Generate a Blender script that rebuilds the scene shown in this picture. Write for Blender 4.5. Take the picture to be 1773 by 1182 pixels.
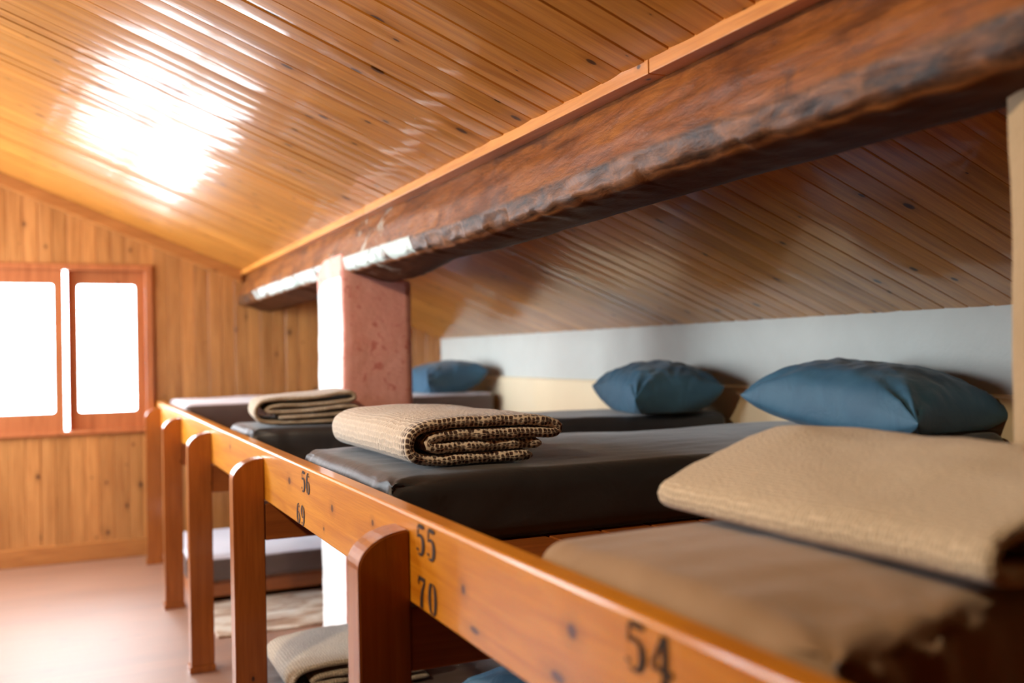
import bpy, bmesh, math, random
from mathutils import Vector, Matrix, noise
random.seed(7)
D = bpy.data
SC = bpy.context.scene
COL = SC.collection
for o in list(D.objects): D.objects.remove(o)

# ------------------------------------------------------------------ camera
F_PX, W_PX, H_PX = 1690.0, 1773.0, 1182.0
yv = Vector((115.0-886.5, 625.0-591.0, F_PX)).normalized()      # room depth axis seen by the camera (right, down, forward)
dn = Vector((0.02, 1.0, 0.0)); dn.z = -(dn.x*yv.x+dn.y*yv.y)/yv.z; dn.normalize()
up = -dn
xv = yv.cross(up)
cam_d = D.cameras.new('camera'); cam = D.objects.new('camera', cam_d); COL.objects.link(cam)
right = Vector((xv.x, yv.x, up.x)); down = Vector((xv.y, yv.y, up.y)); fwd = Vector((xv.z, yv.z, up.z))
R = Matrix((right, -down, -fwd)).transposed().to_4x4()
cam.matrix_world = Matrix.Translation((0, 0, 1.31)) @ R
cam_d.sensor_width = 36.0; cam_d.sensor_fit = 'HORIZONTAL'
cam_d.lens = 36.0*F_PX/W_PX
cam_d.clip_start = 0.02
cam_d.dof.use_dof = True; cam_d.dof.focus_distance = 2.28; cam_d.dof.aperture_fstop = 1.9
SC.camera = cam

# ------------------------------------------------------------------ daylight
SC.view_settings.view_transform = 'Standard'; SC.view_settings.look = 'None'
SC.view_settings.gamma = 1.0; SC.view_settings.exposure = 0.0
SC.view_settings.use_curve_mapping = False
SKY_FAR, SKY_SUN = 12.5, 34.0                            # overcast sky beyond the gable window, bright sun side to the left
wd = D.worlds.new('sky'); SC.world = wd; wd.use_nodes = True
bg = wd.node_tree.nodes['Background']
_t = wd.node_tree
_tc = _t.nodes.new('ShaderNodeTexCoord'); _dp = _t.nodes.new('ShaderNodeVectorMath'); _dp.operation = 'DOT_PRODUCT'
_dp.inputs[1].default_value = (-0.93, 0.05, 0.36); _t.links.new(_tc.outputs['Generated'], _dp.inputs[0])
_mr = _t.nodes.new('ShaderNodeMapRange'); _mr.interpolation_type = 'SMOOTHSTEP'
for i, q in ((1, 0.35), (2, 0.85), (3, SKY_FAR), (4, SKY_SUN)): _mr.inputs[i].default_value = q
_t.links.new(_dp.outputs['Value'], _mr.inputs[0])
bg.inputs[0].default_value = (0.86, 0.93, 1.0, 1); _t.links.new(_mr.outputs[0], bg.inputs[1])
SC.cycles.max_bounces = 12; SC.cycles.diffuse_bounces = 8; SC.cycles.glossy_bounces = 5
SC.cycles.transparent_max_bounces = 8
SC.cycles.sample_clamp_indirect = 12.0
SC.cycles.caustics_reflective = False; SC.cycles.caustics_refractive = False

# windows: far wall (in view) and the left wall (out of view, lights the room)
FW = dict(x0=-0.50, x1=0.487, z0=0.855, z1=1.905)      # opening in the far wall
LW = [(3.2, 4.1, 1.45, 2.35), (4.95, 6.8, 0.85, 2.45)]     # openings in the left wall: along Y, then heights
YW, XK, XL, YB = 7.0, 2.6, -1.9, -4.5
S = 0.402                                               # roof pitch
def zc(x): return 2.369-S*x                             # left roof lining
def zr(x): return 2.469-S*x                             # lining beyond the beam
RX = -1.2
def zl(x): return zc(RX)-S*(RX-x)

def portal(name, loc, rot, sx, sy):
    l = D.lights.new(name, 'AREA'); l.shape = 'RECTANGLE'; l.size = sx; l.size_y = sy
    l.cycles.is_portal = True
    o = D.objects.new(name, l); COL.objects.link(o); o.location = loc; o.rotation_euler = rot
portal('window_portal', ((FW['x0']+FW['x1'])/2, YW+0.16, (FW['z0']+FW['z1'])/2), (-math.pi/2, 0, 0), FW['x1']-FW['x0'], FW['z1']-FW['z0'])
for a, b, z0, z1 in LW:
    portal('window_portal', (XL-0.16, (a+b)/2, (z0+z1)/2), (0, -math.pi/2, 0), z1-z0, b-a)

# warm shaded lamp hanging over the gangway, out of the picture to the left
_l = D.lights.new('gangway_lamp', 'SPOT'); _l.energy = 190; _l.color = (1.0, 0.77, 0.50); _l.shadow_soft_size = 0.05
_l.spot_size = math.radians(98); _l.spot_blend = 0.35
_o = D.objects.new('gangway_lamp', _l); COL.objects.link(_o); _o.location = (-1.2, 1.6, 2.55)
_o.rotation_euler = Vector((0.72, 0.30, -0.60)).to_track_quat('-Z', 'Y').to_euler()

# ------------------------------------------------------------------ helpers
ORG = {}
def link(o, parent=None):
    COL.objects.link(o)
    if parent is not None: o.parent = parent
    return o
def thing(name, label, cat, loc=(0, 0, 0), group=None, kind=None):
    o = D.objects.new(name, None); o.location = loc; o.empty_display_size = 0.05
    COL.objects.link(o); ORG[o] = Vector(loc)
    return tag(o, label, cat, group, kind)
def tag(o, label=None, cat=None, group=None, kind=None):
    if label: o['label'] = label
    if cat: o['category'] = cat
    if group: o['group'] = group
    if kind: o['kind'] = kind
    return o
def mk(name, verts, faces, mat, parent=None, smooth=False, uvs=None, loc=None):
    if parent is not None: org = ORG[parent]
    else: org = Vector(loc) if loc is not None else Vector((0, 0, 0))
    me = D.meshes.new(name)
    me.from_pydata([tuple(Vector(v)-org) for v in verts], [], faces)
    if uvs is not None:
        ul = me.uv_layers.new(name='UVMap')
        for lp in me.loops: ul.data[lp.index].uv = uvs[lp.vertex_index]
    bm = bmesh.new(); bm.from_mesh(me); bmesh.ops.recalc_face_normals(bm, faces=bm.faces); bm.to_mesh(me); bm.free()
    if smooth:
        for p in me.polygons: p.use_smooth = True
    me.materials.append(mat)
    o = D.objects.new(name, me)
    if parent is None: o.location = org
    link(o, parent); ORG[o] = org
    return o
class B:                                                # collects boxes into one mesh
    def __init__(s): s.v = []; s.f = []
    def add(s, vs, fs):
        n = len(s.v); s.v += [tuple(v) for v in vs]; s.f += [tuple(i+n for i in f) for f in fs]; return s
    def box(s, x0, x1, y0, y1, z0, z1, bev=0.0, seg=2):
        bm = bmesh.new(); bmesh.ops.create_cube(bm, size=1)
        for v in bm.verts:
            v.co = Vector(((x0+x1)/2+v.co.x*(x1-x0), (y0+y1)/2+v.co.y*(y1-y0), (z0+z1)/2+v.co.z*(z1-z0)))
        if bev: bmesh.ops.bevel(bm, geom=bm.edges[:], offset=bev, segments=seg, affect='EDGES', profile=0.5)
        bm.verts.index_update()
        s.add([v.co.copy() for v in bm.verts], [[v.index for v in f.verts] for f in bm.faces]); bm.free(); return s
    def go(s, name, mat, parent=None, smooth=False, loc=None): return mk(name, s.v, s.f, mat, parent, smooth, loc=loc)

# ------------------------------------------------------------------ materials
def nt(name):
    m = D.materials.new(name); m.use_nodes = True; t = m.node_tree
    return m, t, t.nodes['Principled BSDF']
def N(t, k, **kw):
    n = t.nodes.new(k)
    for a, b in kw.items():
        if isinstance(b, (int, float, tuple, str)) and hasattr(n, a): setattr(n, a, b)
    return n
def math_(t, op, a, b=None, c=None):
    n = t.nodes.new('ShaderNodeMath'); n.operation = op
    for i, x in enumerate((a, b, c)):
        if x is None: continue
        if isinstance(x, (int, float)): n.inputs[i].default_value = x
        else: t.links.new(x, n.inputs[i])
    return n.outputs[0]
def comb(t, x, y, z):
    n = t.nodes.new('ShaderNodeCombineXYZ')
    for i, q in enumerate((x, y, z)):
        if isinstance(q, (int, float)): n.inputs[i].default_value = q
        else: t.links.new(q, n.inputs[i])
    return n.outputs[0]
def ramp(t, fac, stops):
    n = t.nodes.new('ShaderNodeValToRGB'); e = n.color_ramp.elements
    while len(e) < len(stops): e.new(0.5)
    for i, (p, c) in enumerate(stops):
        e[i].position = p; e[i].color = (*c, 1) if len(c) == 3 else c
    t.links.new(fac, n.inputs[0]); return n.outputs[0]
def mix(t, fac, a, b, mode='MIX'):
    n = t.nodes.new('ShaderNodeMix'); n.data_type = 'RGBA'; n.blend_type = mode
    for i, x in ((0, fac), (6, a), (7, b)):
        if isinstance(x, (int, float)): n.inputs[i].default_value = x
        elif isinstance(x, tuple): n.inputs[i].default_value = (*x, 1)
        else: t.links.new(x, n.inputs[i])
    return n.outputs[2]
def noise_(t, vec, scale, detail=4, rough=0.55, dist=0.0):
    n = t.nodes.new('ShaderNodeTexNoise'); n.inputs['Scale'].default_value = scale
    n.inputs['Detail'].default_value = detail; n.inputs['Roughness'].default_value = rough
    n.inputs['Distortion'].default_value = dist
    t.links.new(vec, n.inputs['Vector']); return n.outputs[0]
def bump(t, p, h, strength, dist=0.01):
    n = t.nodes.new('ShaderNodeBump'); n.inputs['Strength'].default_value = strength; n.inputs['Distance'].default_value = dist
    t.links.new(h, n.inputs['Height']); t.links.new(n.outputs[0], p.inputs['Normal']); return n

def wood(name, along, across, third, dark, light, knot=(0.05, 0.018, 0.006), pitch=0.0, phase=0.0, vary=0.25,
         rough=0.35, coat=0.6, coat_rough=0.08, knot_cell=(0.42, 0.10), knot_r=0.011, grain=1.0, coat_ior=1.5, bumpk=0.08, wavy=0.0, knots=None, spec=0.5):
    m, t, p = nt(name)
    tc = N(t, 'ShaderNodeTexCoord'); sp = N(t, 'ShaderNodeSeparateXYZ'); t.links.new(tc.outputs['Object'], sp.inputs[0])
    ax = {'x': sp.outputs[0], 'y': sp.outputs[1], 'z': sp.outputs[2]}
    a, c = ax[along], ax[across]
    d = ax[third] if third else 0.0
    if pitch:
        bid = math_(t, 'FLOOR', math_(t, 'DIVIDE', math_(t, 'SUBTRACT', c, phase), pitch))
        wn = N(t, 'ShaderNodeTexWhiteNoise', noise_dimensions='1D'); t.links.new(bid, wn.inputs['W']); rnd = wn.outputs['Value']
        off = math_(t, 'MULTIPLY', rnd, 37.0)
    else: rnd = None; off = 0.0
    al = math_(t, 'ADD', a, off)
    v = comb(t, math_(t, 'MULTIPLY', al, 1.1), math_(t, 'MULTIPLY', c, 16.0), math_(t, 'MULTIPLY', d, 16.0) if third else 0.0)
    g = noise_(t, v, 2.2*grain, 5, 0.6, 0.9)
    fine = noise_(t, comb(t, math_(t, 'MULTIPLY', al, 3.0), math_(t, 'MULTIPLY', c, 120.0), math_(t, 'MULTIPLY', d, 120.0) if third else 0.0), 2.0, 3, 0.6)
    gg = math_(t, 'ADD', math_(t, 'MULTIPLY', g, 0.75), math_(t, 'MULTIPLY', fine, 0.25))
    col = ramp(t, gg, [(0.33, dark), (0.62, light)])
    if rnd is not None:
        hsv = N(t, 'ShaderNodeHueSaturation'); t.links.new(col, hsv.inputs['Color'])
        t.links.new(math_(t, 'ADD', math_(t, 'MULTIPLY', rnd, vary*2), 1.0-vary), hsv.inputs['Value'])
        col = hsv.outputs[0]
    # knots: round, a metre-true radius around jittered points
    kc = comb(t, math_(t, 'DIVIDE', al, knot_cell[0]), math_(t, 'DIVIDE', math_(t, 'ADD', c, d) if third else c, knot_cell[1]), 0.0)
    vo = N(t, 'ShaderNodeTexVoronoi', voronoi_dimensions='2D', feature='F1'); vo.inputs['Scale'].default_value = 1.0
    t.links.new(kc, vo.inputs['Vector'])
    sub = N(t, 'ShaderNodeVectorMath', operation='SUBTRACT'); t.links.new(kc, sub.inputs[0]); t.links.new(vo.outputs['Position'], sub.inputs[1])
    mul = N(t, 'ShaderNodeVectorMath', operation='MULTIPLY'); t.links.new(sub.outputs[0], mul.inputs[0]); mul.inputs[1].default_value = (knot_cell[0]*0.62, knot_cell[1], 0)
    ln = N(t, 'ShaderNodeVectorMath', operation='LENGTH'); t.links.new(mul.outputs[0], ln.inputs[0])
    sc = N(t, 'ShaderNodeSeparateColor'); t.links.new(vo.outputs['Color'], sc.inputs[0])
    rad = math_(t, 'MULTIPLY', math_(t, 'MAXIMUM', math_(t, 'SUBTRACT', sc.outputs[0], 0.25), 0.0), knot_r*1.5)
    q = math_(t, 'DIVIDE', ln.outputs['Value'], math_(t, 'ADD', rad, 0.0004))
    if knots:                                          # known knots at (along, across, radius along, radius across)
        q = None
        for ka, kc_, ra, rc in knots:
            e = math_(t, 'SQRT', math_(t, 'ADD', math_(t, 'POWER', math_(t, 'DIVIDE', math_(t, 'SUBTRACT', a, ka), ra), 2.0), math_(t, 'POWER', math_(t, 'DIVIDE', math_(t, 'SUBTRACT', c, kc_), rc), 2.0)))
            q = e if q is None else math_(t, 'MINIMUM', q, e)
    kf = ramp(t, q, [(0.0, (1, 1, 1)), (0.75, (0.85, 0.85, 0.85)), (1.0, (0, 0, 0))])
    col = mix(t, kf, col, knot)
    halo = ramp(t, math_(t, 'MULTIPLY', q, 0.33), [(0.25, (0.75, 0.72, 0.7)), (1.0, (1, 1, 1))])
    col = mix(t, 1.0, col, halo, 'MULTIPLY')
    t.links.new(col, p.inputs['Base Color'])
    p.inputs['Roughness'].default_value = rough; p.inputs['Specular IOR Level'].default_value = spec
    p.inputs['Coat Weight'].default_value = coat; p.inputs['Coat Roughness'].default_value = coat_rough; p.inputs['Coat IOR'].default_value = coat_ior
    h = fine
    if wavy:
        wv = noise_(t, comb(t, math_(t, 'MULTIPLY', al, 2.5), math_(t, 'MULTIPLY', c, 14.0), 0.0), 1.0, 2, 0.5)
        h = math_(t, 'ADD', math_(t, 'MULTIPLY', fine, 0.15), math_(t, 'MULTIPLY', wv, wavy))
    b = bump(t, p, h, bumpk, 0.004)
    t.links.new(b.outputs[0], p.inputs['Coat Normal'])
    return m

PINE_D, PINE_L = (0.36, 0.125, 0.018), (0.60, 0.26, 0.045)
M_ceil = wood('varnished_ceiling_pine', 'x', 'y', None, PINE_D, PINE_L, pitch=0.0916, phase=1.657-0.0916*80, vary=0.14, rough=0.35, coat=0.45, coat_rough=0.04, wavy=1.0, bumpk=0.13, spec=0.25, coat_ior=1.5)
M_wall = wood('pine_wall_boards', 'z', 'x', None, (0.32, 0.118, 0.028), (0.50, 0.22, 0.064), pitch=0.088, phase=-5.0, vary=0.14, rough=0.4, coat=0.3, coat_rough=0.25)
M_trim = wood('pine_trim_wood', 'y', 'x', 'z', (0.44, 0.155, 0.022), (0.66, 0.28, 0.055), rough=0.45, coat=0.3, coat_rough=0.2, spec=0.25, knot_cell=(0.5, 0.3))
M_trimx = wood('pine_moulding_wood', 'x', 'z', None, (0.30, 0.10, 0.022), (0.46, 0.18, 0.045), rough=0.4, coat=0.5, coat_rough=0.15, knot_cell=(0.6, 0.3))
M_sash = wood('window_sash_wood', 'z', 'x', None, (0.30, 0.085, 0.025), (0.46, 0.15, 0.05), rough=0.4, coat=0.5, coat_rough=0.15, knot_cell=(0.6, 0.3))
M_rail = wood('varnished_rail_pine', 'y', 'z', None, (0.50, 0.155, 0.007), (0.71, 0.28, 0.018), knot=(0.10, 0.028, 0.006), rough=0.4, coat=0.5, coat_rough=0.12, spec=0.25, grain=0.8, knots=[(y-3.5, z, ra, rc) for y, z, ra, rc in ((2.687, .971, .018, .011), (2.216, .96, .013, .010), (1.89, .976, .009, .007), (1.97, .885, .02, .005), (1.403, .947, .010, .009), (1.047, .972, .014, .011), (1.088, .905, .022, .008), (1.36, .895, .02, .006), (2.30, .90, .006, .005), (3.4, .93, .012, .01), (3.75, .98, .012, .01), (4.6, .95, .012, .01), (0.6, .93, .013, .011))])
M_post = wood('varnished_post_wood', 'z', 'x', 'y', (0.22, 0.058, 0.010), (0.36, 0.11, 0.020), spec=0.25, rough=0.38, coat=0.8, coat_rough=0.12, knot_cell=(0.5, 0.12), knot_r=0.008)
M_bear = wood('bunk_bearer_wood', 'x', 'z', 'y', (0.22, 0.058, 0.010), (0.34, 0.10, 0.018), rough=0.4, coat=0.3, coat_rough=0.2, knot_cell=(0.5, 0.2))
M_floor = wood('polished_floor_planks', 'x', 'y', None, (0.18, 0.062, 0.018), (0.28, 0.11, 0.036), pitch=0.12, phase=-4.0, vary=0.15, rough=0.5, spec=1.0, coat=1.0, coat_rough=0.50, coat_ior=3.0, knot_cell=(0.8, 0.2), wavy=1.0, bumpk=0.2)

def beam_mat():
    m, t, p = nt('old_timber')
    tc = N(t, 'ShaderNodeTexCoord'); sp = N(t, 'ShaderNodeSeparateXYZ'); t.links.new(tc.outputs['Object'], sp.inputs[0])
    x, y, z = sp.outputs
    v = comb(t, math_(t, 'MULTIPLY', x, 5.0), math_(t, 'MULTIPLY', y, 2.0), math_(t, 'MULTIPLY', z, 5.0))
    g = noise_(t, v, 1.3, 6, 0.6, 0.8)
    col = ramp(t, g, [(0.30, (0.10, 0.030, 0.009)), (0.45, (0.21, 0.070, 0.017)), (0.62, (0.30, 0.110, 0.026)), (0.75, (0.36, 0.14, 0.036))])
    st = noise_(t, comb(t, math_(t, 'MULTIPLY', x, 5.0), math_(t, 'MULTIPLY', y, 2.6), math_(t, 'MULTIPLY', z, 5.0)), 1.2, 6, 0.66, 1.6)
    col = mix(t, ramp(t, st, [(0.52, (0, 0, 0)), (0.64, (0.9, 0.9, 0.9))]), col, (0.10, 0.036, 0.014))
    cr = N(t, 'ShaderNodeTexNoise'); cr.noise_type = 'RIDGED_MULTIFRACTAL'; cr.inputs['Scale'].default_value = 1.6; cr.inputs['Detail'].default_value = 3
    t.links.new(v, cr.inputs['Vector'])
    col = mix(t, ramp(t, cr.outputs[0], [(0.86, (0, 0, 0)), (0.95, (0.8, 0.8, 0.8))]), col, (0.05, 0.018, 0.008))
    fg = noise_(t, comb(t, math_(t, 'MULTIPLY', x, 60.0), math_(t, 'MULTIPLY', y, 9.0), math_(t, 'MULTIPLY', z, 60.0)), 1.5, 5, 0.7, 0.6)
    col = mix(t, 1.0, col, ramp(t, fg, [(0.3, (0.55, 0.52, 0.5)), (0.6, (1.12, 1.1, 1.08))]), 'MULTIPLY')
    un = N(t, 'ShaderNodeAttribute'); un.attribute_name = 'unplaned_shade'
    col = mix(t, math_(t, 'MULTIPLY', un.outputs['Fac'], 0.92), col, mix(t, g, (0.05, 0.018, 0.010), (0.075, 0.026, 0.012)))  # unplaned underside, darkened further to paint in its shade
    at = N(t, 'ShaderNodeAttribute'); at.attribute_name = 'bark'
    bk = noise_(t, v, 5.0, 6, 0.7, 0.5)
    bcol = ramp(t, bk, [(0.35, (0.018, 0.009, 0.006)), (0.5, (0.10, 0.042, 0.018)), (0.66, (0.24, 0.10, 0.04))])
    pale = noise_(t, comb(t, x, y, z), 7.0, 5, 0.7, 0.8)          # pale greenish blotches on the wane round the pillar
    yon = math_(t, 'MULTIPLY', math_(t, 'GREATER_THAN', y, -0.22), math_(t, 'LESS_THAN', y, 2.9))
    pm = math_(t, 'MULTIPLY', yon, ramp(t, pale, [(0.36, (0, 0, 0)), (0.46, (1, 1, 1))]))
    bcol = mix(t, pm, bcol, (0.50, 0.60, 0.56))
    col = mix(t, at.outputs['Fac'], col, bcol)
    pm2 = math_(t, 'MULTIPLY', math_(t, 'MULTIPLY', math_(t, 'GREATER_THAN', y, 0.15), math_(t, 'LESS_THAN', y, 1.1)), ramp(t, pale, [(0.56, (0, 0, 0)), (0.64, (1, 1, 1))]))
    col = mix(t, math_(t, 'MULTIPLY', pm2, 0.6), col, (0.50, 0.52, 0.44))
    t.links.new(col, p.inputs['Base Color'])
    p.inputs['Roughness'].default_value = 0.5
    pl = math_(t, 'SUBTRACT', 1.0, math_(t, 'MULTIPLY', un.outputs['Fac'], 0.9))          # only the planed face is varnished
    t.links.new(math_(t, 'MULTIPLY', math_(t, 'MULTIPLY', pl, 0.30), math_(t, 'SUBTRACT', 1.0, math_(t, 'MULTIPLY', at.outputs['Fac'], 0.8))), p.inputs['Coat Weight']); p.inputs['Coat Roughness'].default_value = 0.18
    t.links.new(math_(t, 'MULTIPLY', pl, 0.25), p.inputs['Specular IOR Level'])
    h = math_(t, 'ADD', g, math_(t, 'MULTIPLY', bk, 0.6))
    b = bump(t, p, h, 0.5, 0.01); t.links.new(b.outputs[0], p.inputs['Coat Normal'])
    return m
M_beam = beam_mat()

def plaster(name, base, patch, amt=0.5, scale=4.0, bumpk=0.35, rough=0.85, spots=None):
    m, t, p = nt(name)
    tc = N(t, 'ShaderNodeTexCoord')
    n1 = noise_(t, tc.outputs['Object'], scale, 5, 0.6, 0.6)
    col = mix(t, math_(t, 'MULTIPLY', ramp(t, n1, [(0.38, (0, 0, 0)), (0.66, (1, 1, 1))]), amt), base, patch)
    if spots:
        n2 = noise_(t, tc.outputs['Object'], scale*5, 3, 0.5, 1.2)
        col = mix(t, ramp(t, n2, [(0.60, (0, 0, 0)), (0.68, (1, 1, 1))]), col, spots)
    t.links.new(col, p.inputs['Base Color']); p.inputs['Roughness'].default_value = rough
    n3 = noise_(t, tc.outputs['Object'], scale*6, 4, 0.6)
    bump(t, p, n3, bumpk, 0.01)
    return m
M_pink = plaster('pink_limewash', (0.86, 0.43, 0.36), (0.78, 0.33, 0.27), 0.8, 5.0, 0.4, spots=(0.66, 0.21, 0.17))
M_white = plaster('white_limewash', (0.82, 0.80, 0.78), (0.76, 0.73, 0.70), 0.5, 6.0, 0.35)
M_cream = plaster('cream_plaster', (0.46, 0.34, 0.21), (0.40, 0.29, 0.17), 0.6, 5.0, 0.5)
M_knee = plaster('off_white_plaster', (0.56, 0.58, 0.54), (0.48, 0.49, 0.45), 0.5, 2.5, 0.3)
M_lampband = plaster('cream_lamplit_band', (0.72, 0.61, 0.42), (0.68, 0.56, 0.37), 0.4, 2.5, 0.2)  # cream tone paints in lamplight below the beam's shadow line
M_left = plaster('whitewashed_wall', (0.70, 0.66, 0.60), (0.64, 0.60, 0.54), 0.4, 2.0, 0.3)

def worn():
    m, t, p = nt('worn_pale_stone')
    tc = N(t, 'ShaderNodeTexCoord'); mp = N(t, 'ShaderNodeMapping'); mp.inputs['Scale'].default_value = (3.0, 7.0, 3.0); mp.inputs['Rotation'].default_value = (0, 0, 0.5)
    t.links.new(tc.outputs['Object'], mp.inputs[0])
    n1 = noise_(t, mp.outputs[0], 1.6, 6, 0.65, 1.0)
    col = ramp(t, n1, [(0.33, (0.20, 0.10, 0.06)), (0.46, (0.42, 0.29, 0.20)), (0.56, (0.62, 0.54, 0.44)), (0.75, (0.66, 0.62, 0.55))])
    t.links.new(col, p.inputs['Base Color']); p.inputs['Roughness'].default_value = 0.4
    bump(t, p, n1, 0.3, 0.01); return m
M_worn = worn()

def cloth(name, base, alt, scale=900.0, sheen=0.3, rough=0.85, wr=0.25, wscale=6.0):
    m, t, p = nt(name)
    tc = N(t, 'ShaderNodeTexCoord')
    n1 = noise_(t, tc.outputs['Object'], wscale, 4, 0.55, 0.8)
    col = mix(t, ramp(t, n1, [(0.4, (0, 0, 0)), (0.65, (1, 1, 1))]), base, alt)
    t.links.new(col, p.inputs['Base Color']); p.inputs['Roughness'].default_value = rough
    p.inputs['Sheen Weight'].default_value = sheen; p.inputs['Sheen Roughness'].default_value = 0.4
    n2 = noise_(t, tc.outputs['Object'], scale, 2, 0.5)
    h = math_(t, 'ADD', math_(t, 'MULTIPLY', n2, 0.06), n1)
    bump(t, p, h, wr, 0.02)
    return m
M_char = cloth('charcoal_sheet', (0.020, 0.021, 0.025), (0.027, 0.028, 0.032), sheen=0.22, rough=0.42)
M_brownsheet = cloth('brown_sheet', (0.085, 0.058, 0.050), (0.10, 0.068, 0.06), sheen=0.3, rough=0.42)
M_littop = cloth('lit_mattress_top', (0.60, 0.58, 0.64), (0.56, 0.54, 0.60), sheen=0.2, rough=0.6, wr=0.1)  # pale colour stands in for strong light on the far mattress tops
M_taupe = cloth('taupe_sheet', (0.35, 0.225, 0.125), (0.31, 0.195, 0.105), wr=0.3)
M_blue = cloth('blue_cotton', (0.034, 0.115, 0.19), (0.027, 0.097, 0.168), sheen=0.15, rough=0.6, wr=0.35, wscale=9.0)

def weave(name, light, dark, cell, contrast, mask=None, bumpk=0.6, noise_amt=0.0):
    m, t, p = nt(name)
    uv = N(t, 'ShaderNodeUVMap'); uv.uv_map = 'UVMap'
    ns = N(t, 'ShaderNodeTexNoise'); ns.inputs['Scale'].default_value = 30; t.links.new(uv.outputs[0], ns.inputs['Vector'])
    vm = N(t, 'ShaderNodeVectorMath', operation='MULTIPLY_ADD'); t.links.new(ns.outputs['Color'], vm.inputs[0]); vm.inputs[1].default_value = (0.006, 0.006, 0.0); t.links.new(uv.outputs[0], vm.inputs[2])
    vo = N(t, 'ShaderNodeTexVoronoi', voronoi_dimensions='2D', feature='F1'); vo.inputs['Scale'].default_value = 1.0/cell; vo.inputs['Randomness'].default_value = 0.35
    t.links.new(vm.outputs[0], vo.inputs['Vector'])
    dots = ramp(t, vo.outputs['Distance'], [(0.28, (1, 1, 1)), (0.50, (0, 0, 0))])
    fac = math_(t, 'MULTIPLY', dots, contrast)
    if mask:                                           # dots painted fainter on lit faces, stronger on shaded ones
        at = N(t, 'ShaderNodeAttribute'); at.attribute_name = 'dot_shading'
        fac = math_(t, 'MULTIPLY', fac, at.outputs['Fac'])
    if noise_amt:
        n5 = noise_(t, uv.outputs[0], 14.0, 3, 0.5)
        fac = math_(t, 'MULTIPLY', fac, math_(t, 'ADD', math_(t, 'MULTIPLY', n5, noise_amt), 1-noise_amt*0.5))
    col = mix(t, fac, light, dark)
    t.links.new(col, p.inputs['Base Color']); p.inputs['Roughness'].default_value = 0.95
    p.inputs['Sheen Weight'].default_value = 0.25
    h = math_(t, 'SUBTRACT', 1.0, dots)
    bump(t, p, h, bumpk, 0.004)
    return m
M_blanA = weave('honeycomb_blanket_weave', (0.66, 0.57, 0.46), (0.045, 0.018, 0.012), 0.0115, 1.0, mask=True)
M_blanB = weave('cream_blanket_weave', (0.62, 0.53, 0.40), (0.14, 0.09, 0.05), 0.009, 0.55, noise_amt=0.6)
M_blanD = weave('coarse_linen_weave', (0.68, 0.56, 0.41), (0.42, 0.33, 0.22), 0.007, 0.6, noise_amt=0.5)
M_blanL = weave('grey_beige_blanket_weave', (0.56, 0.48, 0.38), (0.20, 0.15, 0.10), 0.008, 0.6, noise_amt=0.5)

def flat(name, col, rough=0.6):
    m, t, p = nt(name); p.inputs['Base Color'].default_value = (*col, 1); p.inputs['Roughness'].default_value = rough
    return m
M_ink = flat('black_stencil_paint', (0.030, 0.014, 0.007), 0.85)
def glass():
    m, t, p = nt('window_glass'); t.nodes.remove(p)
    tr = N(t, 'ShaderNodeBsdfTransparent'); tr.inputs[0].default_value = (0.96, 0.98, 0.98, 1)
    gl = N(t, 'ShaderNodeBsdfGlossy'); gl.inputs['Roughness'].default_value = 0.02
    fr = N(t, 'ShaderNodeFresnel'); fr.inputs['IOR'].default_value = 1.45
    ms = N(t, 'ShaderNodeMixShader')
    t.links.new(fr.outputs[0], ms.inputs[0]); t.links.new(tr.outputs[0], ms.inputs[1]); t.links.new(gl.outputs[0], ms.inputs[2])
    t.links.new(ms.outputs[0], t.nodes['Material Output'].inputs[0]); return m
M_glass = glass()

# ------------------------------------------------------------------ room shell
def grooves(a0, a1, phase, pitch, gw=0.0065, gd=0.007, crown=0.0009, extra=(), n=5):
    """board profile: list of (position, depth into the room side); V joints and a faint crown on every board"""
    pts = []
    k0 = math.floor((a0-phase)/pitch)-1; k1 = math.ceil((a1-phase)/pitch)+1
    for k in range(k0, k1):
        b0 = phase+k*pitch; cr = crown*random.uniform(0.3, 1.5); tilt = random.uniform(-1, 1)*crown*1.9
        pts.append((b0, -gd))
        for i in range(n+1):
            u = i/n; pos = b0+gw/2+u*(pitch-gw); pts.append((pos, cr*(1-(2*u-1)**2)+tilt*(2*u-1)))
    pts = sorted([p for p in pts if a0 < p[0] < a1]+[(a0, 0), (a1, 0)]+[(e, 0) for e in extra])
    out = [pts[0]]
    for p in pts[1:]:
        if p[0]-out[-1][0] > 1e-5: out.append(p)
    return out

# floor
b = B().box(XL-0.15, XK+0.15, YB-0.15, YW+0.15, -0.1, 0.0)
tag(b.go('floor', M_floor), kind='structure')
b = B().box(0.625, XK-0.03, 4.74, 5.42, 0.001, 0.012, 0.004)
tag(b.go('floor_patch', M_worn), kind='structure')

# roof lining: real boards running down the slope
def lining(name, x0, x1, zf, nrm_sign, mat, ya=YB, yb=YW):
    prof = grooves(ya, yb, 1.657, 0.0916)
    nx, nz = -S/math.hypot(S, 1), -1/math.hypot(S, 1)
    nx *= nrm_sign
    v, f = [], []
    for y, d in prof:
        for x in (x0, x1):
            v.append((x+nx*d, y, zf(x)+nz*d))
    n = len(prof)
    for y, d in prof:
        for x in (x0, x1): v.append((x-nx*0.08, y, zf(x)-nz*0.08))
    for i in range(n-1):
        f.append((2*i, 2*i+1, 2*i+3, 2*i+2)); o = 2*n
        f.append((o+2*i, o+2*i+2, o+2*i+3, o+2*i+1))
        f.append((2*i, 2*i+2, o+2*i+2, o+2*i)); f.append((2*i+1, o+2*i+1, o+2*i+3, 2*i+3))
    f.append((0, 2*n, 2*n+1, 1)); f.append((2*n-2, 2*n-1, 4*n-1, 4*n-2))
    return tag(mk(name, v, f, mat), kind='structure')
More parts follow.
